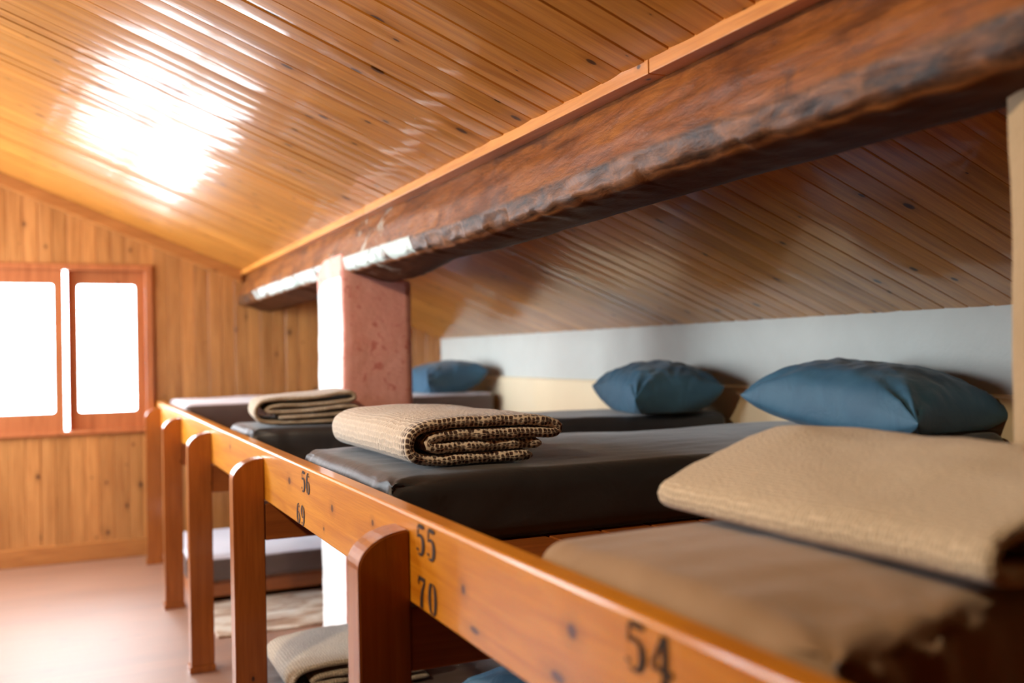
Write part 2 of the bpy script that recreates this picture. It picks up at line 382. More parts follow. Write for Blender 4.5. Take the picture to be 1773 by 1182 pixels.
lining('ceiling', RX, 1.24, zc, 1, M_ceil)
lining('ceiling', 1.24, XK+0.12, zr, 1, M_ceil)
lining('ceiling', XL-0.12, RX, zl, -1, M_ceil)

# far gable wall with vertical boards and the window opening
def gable(y0, y1, name, mat, hole=None):
    ex = [hole['x0'], hole['x1']] if hole else []
    prof = grooves(XL, XK+0.1, -5.0, 0.088, 0.006, 0.004, 0.0006, ex+[RX, 1.24], 3)
    def top(x): return (zl(x) if x < RX else zc(x) if x <= 1.24 else zr(x))+0.03
    v, f = [], []
    def ring(x, d, z): v.append((x, y0-d, z)); v.append((x, y1, z)); return len(v)-2
    rows = []
    for x, d in prof:
        zz = [-0.02, hole['z0'], hole['z1'], top(x)] if hole else [-0.02, 0.8, 1.4, top(x)]
        rows.append([ring(x, d, z) for z in zz])
    for i in range(len(rows)-1):
        xm = (prof[i][0]+prof[i+1][0])/2
        for k in range(3):
            if hole and k == 1 and hole['x0'] < xm < hole['x1']: continue
            a, b_, c, d_ = rows[i][k], rows[i+1][k], rows[i+1][k+1], rows[i][k+1]
            f.append((a, b_, c, d_)); f.append((a+1, d_+1, c+1, b_+1))
    return tag(mk(name, v, f, mat), kind='structure')
gable(YW, YW+0.14, 'wall_far', M_wall, FW)
gable(YB, YB-0.14, 'wall_back', M_wall)

# left wall with openings (out of the picture, brings in daylight)
b = B(); zt = zl(XL)+0.05
ys = [YB] + [q for w in LW for q in w[:2]] + [YW]
for i in range(0, len(ys), 2): b.box(XL-0.14, XL, ys[i], ys[i+1], 0, zt)
for a, c, z0, z1 in LW: b.box(XL-0.14, XL, a, c, 0, z0); b.box(XL-0.14, XL, a, c, z1, zt)
tag(b.go('wall_left', M_wall), kind='structure')
# knee wall on the right: plaster, lower band coloured as lamplight under the beam's shadow
b = B().box(XK, XK+0.14, YB, YW, 0, zr(XK)+0.03)
tag(b.go('wall_right', M_knee), kind='structure')
v, f = [], []
n = 160
for i in range(n+1):
    y = YB+(YW-YB)*i/n; zt = 1.15+0.006*noise.noise((y*1.3, 0, 0))
    for x, z in ((XK-0.022, 0), (XK-0.022, zt-0.008), (XK-0.015, zt), (XK, zt+0.002)): v.append((x, y, z))
for i in range(n):
    for k in range(3): f.append((4*i+k, 4*i+k+1, 4*i+k+5, 4*i+k+4))
f.append((0, 1, 2, 3)); f.append((4*n, 4*n+1, 4*n+2, 4*n+3))
tag(mk('trim_1', v, f, M_lampband), kind='structure')

# baseboard, sloping moulding under the lining, moulding beside the beam
b = B().box(XL, 0.62, YW-0.022, YW, 0, 0.118, 0.004)
tag(b.go('baseboard_far', M_trimx), kind='structure')
v = []
for x in (RX, 1.12):
    for dy, dz in ((-0.03, 0), (-0.03, -0.075), (-0.012, -0.085), (0.0, -0.085), (0.0, 0)): v.append((x, YW+dy, zc(x)+dz))
f = [(i, (i+1) % 5, (i+1) % 5+5, i+5) for i in range(5)]+[(0, 1, 2, 3, 4), (5, 6, 7, 8, 9)]
tag(mk('trim_2', v, f, M_trimx), kind='structure')

# ------------------------------------------------------------------ window in the far wall
def rframe(bx, x0, x1, z0, z1, y0, y1, w, wb=None, wt=None, rad=0.018):
    """rectangular frame with a round-cornered light"""
    wb = wb or w; wt = wt or w
    ix0, ix1, iz0, iz1 = x0+w, x1-w, z0+wb, z1-wt
    ou, inn = [], []
    cs = [(ix1-rad, iz1-rad, 0, x1, z1), (ix0+rad, iz1-rad, 90, x0, z1), (ix0+rad, iz0+rad, 180, x0, z0), (ix1-rad, iz0+rad, 270, x1, z0)]
    for cx, cz, a0, ox, oz in cs:
        for k in range(5):
            a = math.radians(a0+k*22.5); inn.append((cx+rad*math.cos(a), cz+rad*math.sin(a))); 
            px, pz = inn[-1]
            if k < 2: p = (ox, pz) if a0 in (0, 180) else (px, oz)
            elif k == 2: p = (ox, oz)
            else: p = (px, oz) if a0 in (0, 180) else (ox, pz)
            ou.append(p)
    n = len(ou); v = []
    for y in (y0, y1): v += [(x, y, z) for x, z in ou]+[(x, y, z) for x, z in inn]
    f = []
    for i in range(n):
        j = (i+1) % n
        f += [(i, j, n+j, n+i), (2*n+i, 3*n+i, 3*n+j, 2*n+j), (i, 2*n+i, 2*n+j, j), (n+i, n+j, 3*n+j, 3*n+i)]
    bx.add(v, f); return ix0, ix1, iz0, iz1
wi = thing('window_1', None, None, ((FW['x0']+FW['x1'])/2, YW, FW['z0']), kind='structure')
b = B()
for x0, x1, z0, z1 in ((FW['x0']-0.045, FW['x1']+0.045, FW['z1'], FW['z1']+0.04), (FW['x0']-0.045, FW['x0'], FW['z0'], FW['z1']), (FW['x1'], FW['x1']+0.045, FW['z0'], FW['z1'])):
    b.box(x0, x1, YW-0.018, YW+0.13, z0, z1, 0.003)
b.go('window_frame', M_sash, wi)
B().box(FW['x0']-0.06, FW['x1']+0.06, YW-0.03, YW+0.13, FW['z0']-0.028, FW['z0'], 0.006).go('window_sill', M_sash, wi)
# inner sash slid over to the left, outer sash on the right
s1 = B(); g1 = rframe(s1, -0.47, -0.016, FW['z0'], FW['z1']+0.001, YW+0.004, YW+0.042, 0.054, 0.118, 0.092)
o1 = s1.go('sash', M_sash, wi)
mk('glass_pane', [(g1[0]-.005, YW+.023, g1[2]-.005), (g1[1]+.005, YW+.023, g1[2]-.005), (g1[1]+.005, YW+.023, g1[3]+.005), (g1[0]-.005, YW+.023, g1[3]+.005)], [(0, 1, 2, 3)], M_glass, o1)
s2 = B(); g2 = rframe(s2, 0.012, FW['x1']+0.002, FW['z0'], FW['z1']+0.002, YW+0.056, YW+0.094, 0.058, 0.112, 0.092)
o2 = s2.go('sash', M_sash, wi)
mk('glass_pane', [(g2[0]-.005, YW+.075, g2[2]-.005), (g2[1]+.005, YW+.075, g2[2]-.005), (g2[1]+.005, YW+.075, g2[3]+.005), (g2[0]-.005, YW+.075, g2[3]+.005)], [(0, 1, 2, 3)], M_glass, o2)

# windows in the left wall
for i, (a, c, z0, z1) in enumerate(LW):
    w = thing('window_%d' % (i+2), None, None, (XL, (a+c)/2, z0), kind='structure')
    b = B(); m_ = (a+c)/2
    for y0, y1, q0, q1 in ((a, a+0.05, z0, z1), (c-0.05, c, z0, z1), (a, c, z0, z0+0.05), (a, c, z1-0.05, z1), (m_-0.03, m_+0.03, z0, z1)):
        b.box(XL-0.10, XL-0.04, y0, y1, q0, q1, 0.003)
    b.go('window_frame', M_sash, w)
    mk('glass_pane', [(XL-.07, a, z0), (XL-.07, c, z0), (XL-.07, c, z1), (XL-.07, a, z1)], [(0, 1, 2, 3)], M_glass, w)

# ------------------------------------------------------------------ roof beam
def build_beam():
    bt = thing('roof_beam', 'old rough-hewn reddish timber beam with barky lower edge running along the sloping ceiling', 'beam', (1.2, 3.5, 1.7))
    prof = []
    def seg(p0, p1, n): 
        for i in range(n): u = i/n; prof.append((p0[0]+(p1[0]-p0[0])*u, p0[1]+(p1[1]-p0[1])*u))
    KEY = [((0.0, -0.04), 0), ((0.0, 0.05), 0), ((-0.006, 0.12), 0), ((0.0, 0.188), 0), ((0.03, 0.222), 1), ((0.06, 0.228), 0.6), ((0.17, 0.20), 0), ((0.215, 0.165), 0), ((0.225, 0.10), 0), ((0.225, -0.16), 0), ((0.10, -0.18), 0)]
    cnt = [3, 5, 6, 5, 3, 6, 3, 3, 4, 3, 3]
    dx, dz = -S/math.hypot(S, 1), -1/math.hypot(S, 1)          # down, away from the roof
    rx, rz = 1/math.hypot(S, 1), -S/math.hypot(S, 1)           # down the slope
    v, f, bark, unp = [], [], [], []
    y0, y1, NY = 0.35, 6.995, 720
    P = []
    for k, ((p, w), c) in enumerate(zip(KEY, cnt)):
        q, wq = KEY[(k+1) % len(KEY)]
        for i in range(c):
            u = i/c; P.append((p[0]+(q[0]-p[0])*u, p[1]+(q[1]-p[1])*u, w+(wq-w)*u))
    n = len(P)
    for j in range(NY+1):
        y = y0+(y1-y0)*j/NY
        steps = 1.6*noise.noise((math.floor(y*4.3+0.8*math.sin(y*2.3))*1.7, 3.3, 0))            # the wane breaks off in pieces
        sag = 0.008*math.sin((y-1.2)*0.9)+0.012*noise.noise((y*0.8, 0, 0))
        lift = -0.022*max(0.0, 1-abs(y-4.3)/1.4)
        for (u, h, w) in P:
            hh = h
            if h > 0.1: hh += (sag+lift)*min(1, (h-0.1)/0.08)
            nn = 0.004*noise.noise((u*14, y*2.2, h*14))+0.003*noise.noise((u*40, y*9, h*40))
            uu = u-0.006*math.sin(y*1.1+1) + (nn if u < 0.1 else -nn)
            if w > 0:
                hh += w*(0.013*steps+0.008*noise.noise((y*16, u*30, 1.0)))
                uu += w*(-0.012*steps+0.010*noise.noise((y*14, h*30, 5.0)))
            if u > 0.1 and h > 0.05 and y > 3.3: uu += 0.07*min(1, (y-3.3)/0.6)
            x = 1.17+rx*uu+dx*hh; z = zc(1.17)+rz*uu+dz*hh
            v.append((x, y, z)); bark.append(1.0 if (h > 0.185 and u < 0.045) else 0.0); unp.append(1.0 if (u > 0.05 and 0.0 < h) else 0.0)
    for j in range(NY):
        for i in range(n):
            k = (i+1) % n; f.append((j*n+i, j*n+k, (j+1)*n+k, (j+1)*n+i))
    f.append(tuple(range(n))); f.append(tuple(NY*n+i for i in range(n)))
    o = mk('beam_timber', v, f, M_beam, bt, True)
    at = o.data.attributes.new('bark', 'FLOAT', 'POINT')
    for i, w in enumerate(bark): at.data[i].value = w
    at = o.data.attributes.new('unplaned_shade', 'FLOAT', 'POINT')
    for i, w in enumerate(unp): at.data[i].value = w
    # moulding that closes the lining against the beam, in butt-jointed lengths
    js = [0.35, 1.735, 3.9, 6.99]
    for a, c in zip(js[:-1], js[1:]):
        mm = B().box(1.12, 1.185, a+0.002, c-0.002, 1.889, 1.935, 0.002)
        mm.go('edge_moulding', M_trim, bt)
    return bt
build_beam()

# ------------------------------------------------------------------ pillars
def pillar(label, x0, x1, y0, y1, topf, matface, matside, seed, base=0.0):
    """rough plastered pier; topf(x, y) is the height of the beam above"""
    t = thing('pillar', label, 'pillar', ((x0+x1)/2, (y0+y1)/2, base))
    nx, ny, nz = 10, 14, 44
    def pt(x, y, w):
        z = base+w*(topf(x, y)-base)
        q = Vector((x*5+seed, y*5, z*3))
        return (x+0.006*noise.noise(q)+0.003*noise.noise(q*4), y+0.006*noise.noise(q+Vector((9, 0, 0)))+0.003*noise.noise(q*4+Vector((3, 1, 0))), z)
    def face(name, mat, path, wr=(0.0, 1.0)):
        v, f = [], []; m = len(path)
        for k in range(nz+1):
            w = wr[0]+(wr[1]-wr[0])*k/nz
            for x, y in path: v.append(pt(x, y, w))
        for k in range(nz):
            for i in range(m-1): f.append((k*m+i, k*m+i+1, (k+1)*m+i+1, (k+1)*m+i))
        return v, f
    r = 0.012
    fx = [(x0+r+(x1-x0-r)*i/nx, y0) for i in range(nx+1)]
    corner = [(x0, y0+r), (x0+r*0.3, y0+r*0.3), (x0+r, y0)]
    side = [(x0+0.02*(max(0, (i/ny-0.88))/0.12)**2, y1-(y1-y0-r)*(1-i/ny)) for i in range(ny+1)]
    side = [(x, y0+r+(y1-y0-r)*i/ny) for i, (x, y) in enumerate(side)]
    v, f = face('f', None, corner+fx[1:]+[(x1, y0+(y1-y0)*i/4) for i in range(1, 5)]+[(x1-(x1-x0)*i/4, y1) for i in range(1, 4)])
    mk('painted_face', v, f, matface, t, True)
    return t, face, side, pt
def beam_under(x, y):
    return 1.742-0.378*(x-1.1)+0.012
PX0, PX1, PY0, PY1 = 1.1, 1.417, 4.19, 4.69
def top_pink(x, y):
    z = beam_under(x, y)
    if x < 1.16: z -= 0.075*max(0, (y-4.5)/0.19)**1.3
    return z
t, face, side, pt = pillar('pink plastered pillar with a whitewashed left side holding up the beam', PX0, PX1, PY0, PY1, top_pink, M_pink, M_white, 2.0)
v, f = face('s', None, side, (0.0, 0.945)); tag(mk('white_side', v, f, M_white, t, True), 'whitewashed left side of the pillar')
v, f = face('c', None, side, (0.945, 1.0)); mk('pink_cap', v, f, M_pink, t, True)
def top_near(x, y): return 1.715-0.378*(x-1.1)+0.02
t, face, side, pt = pillar('cream plastered pillar at the right edge beside the nearest folded blanket', 1.19, 1.5, 0.47, 0.955, top_near, M_cream, M_cream, 5.0)
v, f = face('s', None, side); mk('plain_side', v, f, M_cream, t, True)

# ------------------------------------------------------------------ bunk
ZD = 0.88                                                # top of the upper sleeping deck
RX0, RX1, RZ0, RZ1 = 0.55, 0.592, 0.868, 1.028
bunk = thing('bunk_frame', 'long varnished pine bunk with numbered rail and round-topped posts', 'bunk bed', (0.55, 3.5, 0))
def rail():
    v, f = [], []
    n = 170; r = 0.005
    sec = [(RX0, RZ0+r), (RX0, 0.90), (RX0, 0.95), (RX0, 1.0), (RX0, RZ1-r*1.2), (RX0+r*0.35, RZ1-r*0.35), (RX0+r*1.2, RZ1), (RX1-r, RZ1), (RX1, RZ1-r), (RX1, RZ0+r), (RX1-r, RZ0), (RX0+r, RZ0)]
    m = len(sec)
    for i in range(n+1):
        y = -0.3+(YW-0.03+0.3)*i/n
        for x, z in sec:
            v.append((x+0.0008*noise.noise((y*1.5, z*6, 0)), y, z+0.0012*noise.noise((y*1.1, 4, 0))))
    for i in range(n):
        for k in range(m):
            j = (k+1) % m; f.append((i*m+k, i*m+j, (i+1)*m+j, (i+1)*m+k))
    f.append(tuple(range(m))); f.append(tuple(n*m+k for k in range(m)))
    return mk('side_rail', v, f, M_rail, bunk, False)
rl = rail()
bv = rl.modifiers.new('w', 'WEIGHTED_NORMAL') if False else None
# stencilled numbers: strokes with thick and thin parts, (x, y, width) in a 1 x 1.6 cell
DIG = {
 '5': [[(.30, 1.50, .20), (.80, 1.50, .24), (.88, 1.58, .10)], [(.26, 1.46, .10), (.24, .90, .10)], [(.24, .92, .08), (.45, 1.02, .14), (.68, .96, .22), (.80, .74, .28), (.80, .40, .28), (.66, .12, .20), (.44, .03, .10), (.28, .10, .14)], [(.20, .20, .20), (.20, .34, .20)]],
 '6': [[(.74, 1.44, .18), (.74, 1.30, .18)], [(.70, 1.55, .08), (.46, 1.52, .12), (.28, 1.22, .24), (.22, .80, .28), (.26, .34, .26), (.42, .06, .10)], [(.50, .03, .08), (.70, .12, .18), (.80, .46, .26), (.72, .82, .16), (.52, .92, .08), (.40, .86, .08)]],
 '9': [[(.26, .16, .18), (.26, .30, .18)], [(.30, .05, .08), (.54, .08, .12), (.72, .38, .24), (.78, .80, .28), (.74, 1.26, .26), (.58, 1.54, .10)], [(.50, 1.57, .08), (.30, 1.48, .18), (.20, 1.14, .26), (.28, .78, .16), (.48, .68, .08), (.60, .74, .08)]],
 '7': [[(.14, 1.50, .22), (.84, 1.50, .22)], [(.16, 1.42, .10), (.15, 1.16, .10)], [(.80, 1.38, .12), (.56, .92, .20), (.46, .50, .28), (.44, .02, .32)]],
 '0': [[(.44, 1.56, .08), (.28, 1.40, .20), (.20, 1.0, .26), (.20, .60, .26), (.28, .20, .20), (.44, .04, .08)], [(.56, 1.56, .08), (.72, 1.40, .20), (.80, 1.0, .26), (.80, .60, .26), (.72, .20, .20), (.56, .04, .08)]],
 '4': [[(.60, 1.56, .26), (.60, .50, .26)], [(.50, 1.50, .08), (.30, 1.0, .12), (.10, .56, .14)], [(.06, .46, .18), (.92, .46, .18)], [(.60, .36, .28), (.60, .04, .30)], [(.40, .03, .07), (.84, .03, .07)]],
}
def number(txt, y_left, z_bot, w, h, gap):
    v, f = [], []
    for i, ch in enumerate(txt):
        for st in DIG[ch]:
            n0 = len(v); m = len(st)
            fine = []
            for k in range(m-1):                       # smooth the strokes
                for q in range(4):
                    u = q/4; p0 = st[max(k-1, 0)]; p1 = st[k]; p2 = st[k+1]; p3 = st[min(k+2, m-1)]
                    cr = lambda a, b_, c, d: 0.5*((2*b_)+(-a+c)*u+(2*a-5*b_+4*c-d)*u*u+(-a+3*b_-3*c+d)*u**3)
                    fine.append(tuple(cr(p0[z], p1[z], p2[z], p3[z]) for z in range(3)))
            fine.append(st[-1])
            for k, (x, y, ww) in enumerate(fine):
                a = fine[max(k-1, 0)]; c = fine[min(k+1, len(fine)-1)]
                tx, ty = c[0]-a[0], c[1]-a[1]; l = math.hypot(tx, ty) or 1
                px, py = -ty/l*ww/2, tx/l*ww/2
                for s_ in (1, -1):
                    v.append((RX0-0.0014, y_left-(i*(w+gap)+(x+s_*px)*w), z_bot+(y+s_*py)*h/1.6))
            for k in range(len(fine)-1):
                f.append((n0+2*k, n0+2*k+1, n0+2*k+3, n0+2*k+2))
    return mk('bunk_number', v, f, M_ink, rl)
for txt, yl, zb in (('56', 2.535, 0.962), ('69', 2.598, 0.872), ('55', 1.622, 0.964), ('70', 1.618, 0.874), ('54', 0.925, 0.966)):
    tag(number(txt, yl, zb, 0.047, 0.054, 0.006), 'black stencilled number %s' % txt)

def post(yn, pt_=0.078):
    pts = [(0.455, 0.028), (0.455, 0.935)]
    for k in range(1, 13):
        a = k/12*math.pi/2; pts.append((0.55-0.095*math.cos(a), 0.935+0.064*math.sin(a)))
    pts += [(0.5495, 0.028)]
    bm = bmesh.new()
    vs = [bm.verts.new((x, yn, z)) for x, z in pts]; fc = bm.faces.new(vs)
    ex = bmesh.ops.extrude_face_region(bm, geom=[fc])
    bmesh.ops.translate(bm, vec=(0, pt_, 0), verts=[g for g in ex['geom'] if isinstance(g, bmesh.types.BMVert)])
    bmesh.ops.recalc_face_normals(bm, faces=bm.faces)
    ed = [e for e in bm.edges if len(e.link_faces) == 2 and e.calc_face_angle() > 0.9]
    bmesh.ops.bevel(bm, geom=ed, offset=0.003, segments=2, affect='EDGES')
    bm.verts.index_update()
    o = mk('post', [v.co.copy() for v in bm.verts], [[v.index for v in f.verts] for f in bm.faces], M_post, bunk); bm.free()
    B().box(0.447, 0.553, yn-0.006, yn+pt_+0.006, 0.0, 0.028, 0.003).go('foot', M_post, o)
    return o
PY = [1.658, 3.06, 4.265, 5.42, 6.66]
for y in PY:
    post(y)
    B().box(0.5505, 2.55, y+0.004, y+0.074, 0.745, 0.858, 0.004).go('bearer', M_bear, bunk)
# deck of loose planks on the bearers
for (a, c) in ((0.0, 1.6), (1.6, 3.5), (3.5, 4.17), (4.71, 6.95)):
    b = B(); x = 0.60; k = 0
    while x < 2.5:
        x1 = min(x+0.14, 2.56)
        lo, hi = a, c
        if a == 0.0 and x1 > 1.17: lo = 0.97
        if a == 3.5 and x > 1.43: hi = 4.7
        b.box(x, x1-0.008, lo+0.002, hi-0.002, 0.858, ZD, 0.002, 1); x = x1
    b.go('deck', M_bear, bunk)

# low sleeping platforms on the floor
def platform(label, y0, y1):
    t = thing('low_platform', label, 'platform', (0.6, (y0+y1)/2, 0), 'low sleeping platforms')
    B().box(0.60, 0.632, y0, y1, 0.0, 0.105, 0.004).go('front_board', M_bear, t)
    B().box(0.632, 2.55, y0, y0+0.03, 0.03, 0.105, 0.004).go('end_board', M_bear, t)
    b = B(); x = 0.575
    while x < 2.5: b.box(x, min(x+0.145, 2.55)-0.006, y0, y1, 0.105, 0.122, 0.002, 1); x += 0.145
    b.go('deck', M_bear, t)
platform('low wooden sleeping platform under the far end of the bunk', 5.44, 6.94)
platform('low wooden sleeping platform under the bunk before the pink pillar', 1.0, 3.86)

# ------------------------------------------------------------------ mattresses
def mattress(label, quad, z0, z1, mat, r=0.035, seed=0.0, sag=0.006, pleats=(), group=None, wr=0.003, name='mattress', top_mat=None):
    """quad: near-left, near-right, far-right, far-left corners (x, y)"""
    NL, NR, FR, FL = [Vector(q) for q in quad]
    L = (NR-NL).length; W = (FL-NL).length; H = z1-z0
    nu, nv, nw = max(8, int(L/0.022)), max(8, int(W/0.022)), 10
    def axis(n, size):                                 # denser near the rounded ends
        a = [size*i/n for i in range(n+1)]
        return sorted(set([0, r*0.15, r*0.35, r*0.6, r*0.85]+[q for q in a if r < q < size-r]+[size, size-r*0.15, size-r*0.35, size-r*0.6, size-r*0.85]))
    au, av, aw = axis(nu, L), axis(nv, W), axis(nw, H)
    idx, v, f = {}, [], []
    def vert(u, w_, h):
        k = (round(u, 5), round(w_, 5), round(h, 5))
        if k in idx: return idx[k]
        q = Vector((min(max(u, r), L-r), min(max(w_, r), W-r), min(max(h, r), H-r)))
        d = Vector((u, w_, h))-q
        p = q+d.normalized()*r if d.length > 1e-6 else Vector((u, w_, h))
        s_, t_ = p.x/L, p.y/W
        xy = (NL*(1-s_)+NR*s_)*(1-t_)+(FL*(1-s_)+FR*s_)*t_
        z = z0+p.z
        top = p.z/H
        nz = noise.noise((xy.x*2.5+seed, xy.y*2.5, 0))*sag*top + noise.noise((xy.x*5+seed, xy.y*22, 1.0))*wr*top
        side = noise.noise((xy.x*9+seed, xy.y*9, p.z*14))*0.004*(1-abs(2*top-1))
        for (ps, ptt, amp) in pleats:                  # gathered cloth fanning from a corner
            ds = Vector(((s_-ps)*L, (t_-ptt)*W)); rr = ds.length
            ang = math.atan2(ds.y, ds.x)
            k_ = math.exp(-(rr/0.11)**2)
            nz -= k_*amp*0.35*(0.5+0.5*math.sin(ang*9+p.z*40))
            side += k_*amp*math.sin((ds.x+ds.y)*62+p.z*14)*0.5
        n2 = Vector((u-L/2, w_-W/2))
        if abs(h-0) < 1e-6: nz = 0
        off = Vector((0, 0))
        if u < 1e-6 or u > L-1e-6: off = (NR-NL).normalized()*(side if u > L/2 else -side)
        elif w_ < 1e-6 or w_ > W-1e-6: off = (FL-NL).normalized()*(side if w_ > W/2 else -side)
        xy = xy+off
        idx[k] = len(v); v.append((xy.x, xy.y, z+nz)); return idx[k]
    def quadf(fn, A, C):
        for i in range(len(A)-1):
            for j in range(len(C)-1):
                f.append((fn(A[i], C[j]), fn(A[i+1], C[j]), fn(A[i+1], C[j+1]), fn(A[i], C[j+1])))
    quadf(lambda a, c: vert(a, c, 0), au, av); quadf(lambda a, c: vert(a, c, H), au, av)
    quadf(lambda a, c: vert(0, a, c), av, aw); quadf(lambda a, c: vert(L, a, c), av, aw)
    quadf(lambda a, c: vert(a, 0, c), au, aw); quadf(lambda a, c: vert(a, W, c), au, aw)
    c0 = (NL+NR+FR+FL)/4
    o = mk(name, v, f, mat, None, True, loc=(c0.x, c0.y, z0))
    if top_mat:                                        # light on the top painted in as a paler colour
        o.data.materials.append(top_mat)
        for p in o.data.polygons:
            if p.normal.z > 0.75: p.material_index = 1
    return tag(o, label, 'mattress', group or ('mattresses on the bunk' if z0 > 0.5 else 'mattresses on the low platforms'))
def rect(x0, x1, y0, y1): return [(x0, y0), (x1, y0), (x1, y1), (x0, y1)]
ZT = 1.04
mattress('charcoal sheeted mattress under the honeycomb blanket behind rail number 56', rect(0.625, 2.56, 2.035, 2.865), ZD, ZT, M_char, 0.04, 1.0, pleats=((0, 0, 0.02), (0, 1, 0.012)))
mattress('charcoal sheeted mattress wedged in front of the pink pillar', [(0.622, 3.745), (2.52, 3.345), (2.54, 3.90), (0.622, 4.25)], ZD, ZT, M_char, 0.035, 4.0, pleats=((0, 0, 0.02),))
mattress('dark mattress at the far end of the bunk beyond the pink pillar', rect(0.605, 2.52, 5.80, 6.74), ZD, ZT+0.01, M_brownsheet, 0.035, 7.0, top_mat=M_littop)
mattress('taupe sheeted mattress nearest the camera beside rail number 54', [(0.612, 0.665), (1.165, 0.79), (1.165, 1.30), (0.612, 1.295)], ZD, ZT+0.002, M_taupe, 0.045, 9.0, sag=0.012, pleats=((0, 0, 0.03), (0.30, 0.0, 0.03)))
mattress('thin brown mattress on the low platform at the far end', rect(0.565, 2.45, 5.38, 6.32), 0.122, 0.25, M_brownsheet, 0.03, 11.0, top_mat=M_littop)
mattress('thin mattress on the low platform under the grey-beige folded blanket', rect(0.548, 2.45, 2.87, 3.67), 0.122, 0.245, M_brownsheet, 0.03, 13.0)
mattress('thin mattress on the low platform under the blue pillow', rect(0.56, 2.45, 2.0, 2.82), 0.122, 0.245, M_brownsheet, 0.03, 15.0)

# ------------------------------------------------------------------ folded blankets
def ribbon_path(pts, n):
    """resample a smooth curve through pts"""
    out = []
    m = len(pts)
    for k in range(m-1):
        for q in range(8):
            u = q/8; p = [Vector(pts[min(max(k+d, 0), m-1)]) for d in (-1, 0, 1, 2)]
            out.append(0.5*((2*p[1])+(-p[0]+p[2])*u+(2*p[0]-5*p[1]+4*p[2]-p[3])*u*u+(-p[0]+3*p[1]-3*p[2]+p[3])*u**3))
    out.append(Vector(pts[-1]))
    ls = [0]
    for a, c in zip(out[:-1], out[1:]): ls.append(ls[-1]+(c-a).length)
    res = []; j = 0
    for i in range(n+1):
        s_ = ls[-1]*i/n
        while j < len(ls)-2 and ls[j+1] < s_: j += 1
        u = (s_-ls[j])/max(1e-9, ls[j+1]-ls[j]); res.append(out[j].lerp(out[j+1], u))
    return res, ls[-1]
def blanket(label, path, th, origin, depth, mat, rot=0.0, seed=0.0, rag=0.012, group=None, n=150, ny=40, shade_dots=False, drape=0.004):
    """cloth ribbon folded along path (across, up), swept over depth away from the camera"""
    P, L = ribbon_path(path, n)
    v, f, uv, dot_w = [], [], [], []
    ca, sa = math.cos(rot), math.sin(rot)
    ysteps = [0, 0.004, 0.010, 0.018]+[0.018+(depth-0.036)*i/ny for i in range(1, ny)]+[depth-0.018, depth-0.010, depth-0.004, depth]
    rnd = [0.25, 0.72, 0.92, 1.0]
    m = len(ysteps)
    maxz = max(p.y for p in P)
    for j, yy in enumerate(ysteps):
        sc_ = rnd[j] if j < 4 else rnd[m-1-j] if j >= m-4 else 1.0
        for i, p in enumerate(P):
            a = P[max(i-1, 0)]; c = P[min(i+1, n)]
            tg = (c-a).normalized(); nr = Vector((-tg.y, tg.x))
            lay = i/n*6
            edge = rag*noise.noise((i/n*14+seed, 0.3, 0))+0.5*rag*noise.noise((i/n*50+seed, 2.3, 0))
            fr = 1-yy/depth
            y = yy+edge*(fr if yy < depth/2 else -(1-fr)) if True else yy
            wob = drape*noise.noise((p.x*7+seed, yy*5, p.y*9))
            endt = 0.5 if i in (0, n) else 1.0
            for s_ in (1, -1):
                q = p+nr*(s_*th/2*sc_*endt)
                x, z = q.x, q.y
                z += (wob+0.5*drape*noise.noise((x*18+seed, yy*14, 3)))*(z/maxz)
                x += drape*noise.noise((yy*5+seed, z*20, 7))
                z = max(z, 0.0005)
                v.append((origin[0]+ca*x-sa*y, origin[1]+sa*x+ca*y, origin[2]+z))
                uv.append((L*i/n, y if s_ > 0 else -(y+th)))
                # painted shading: dots strong at near edge and right, faint on lit left roll
                e = max(0.0, 1-yy/0.16)+max(0.0, (p.x-0.08)/0.30)*0.8
                if p.x < 0.05 and yy > 0.05: e *= 0.35
                dot_w.append(min(1.0, max(0.16, e)))
    st = 2*(n+1)
    for j in range(m-1):
        for i in range(n):
            a = j*st+2*i
            f.append((a, a+2, a+2+st, a+st)); f.append((a+1, a+1+st, a+3+st, a+3))
        for e in (0, n):
            a = j*st+2*e; f.append((a, a+st, a+1+st, a+1))
    for j in (0, m-1):
        for i in range(n):
            a = j*st+2*i; f.append((a, a+1, a+3, a+2))
    o = mk('folded_blanket', v, f, mat, None, True, uvs=uv, loc=origin)
    if shade_dots:
        at = o.data.attributes.new('dot_shading', 'FLOAT', 'POINT')
        for i, w in enumerate(dot_w): at.data[i].value = w
    return tag(o, label, 'blanket', group or 'folded blankets')
GB = None
# honeycomb blanket in focus: closed roll on the left, layers showing on the near edge
pathA = [(0.345, 0.0145), (0.20, 0.0140), (0.08, 0.0145), (0.028, 0.028), (0.016, 0.055), (0.030, 0.083), (0.08, 0.0975), (0.22, 0.101), (0.35, 0.097), (0.405, 0.090), (0.427, 0.078), (0.405, 0.066), (0.33, 0.069), (0.12, 0.0705), (0.078, 0.066), (0.064, 0.056), (0.078, 0.046), (0.12, 0.0425), (0.30, 0.0425), (0.372, 0.041)]
blanket('folded cream honeycomb blanket dotted with dark brown holes, on the charcoal mattress behind number 56', [(x*0.955, z) for x, z in pathA], 0.0265, (0.702, 2.15, ZT+0.005), 0.68, M_blanA, seed=1.0, shade_dots=True)
pathB = [(0.40, 0.011), (0.22, 0.010), (0.07, 0.012), (0.022, 0.028), (0.012, 0.058), (0.03, 0.088), (0.08, 0.100), (0.22, 0.106), (0.36, 0.118), (0.395, 0.108), (0.37, 0.088), (0.22, 0.079), (0.10, 0.076), (0.058, 0.064), (0.07, 0.053), (0.20, 0.055), (0.36, 0.066), (0.41, 0.058), (0.38, 0.042), (0.20, 0.032), (0.10, 0.031)]
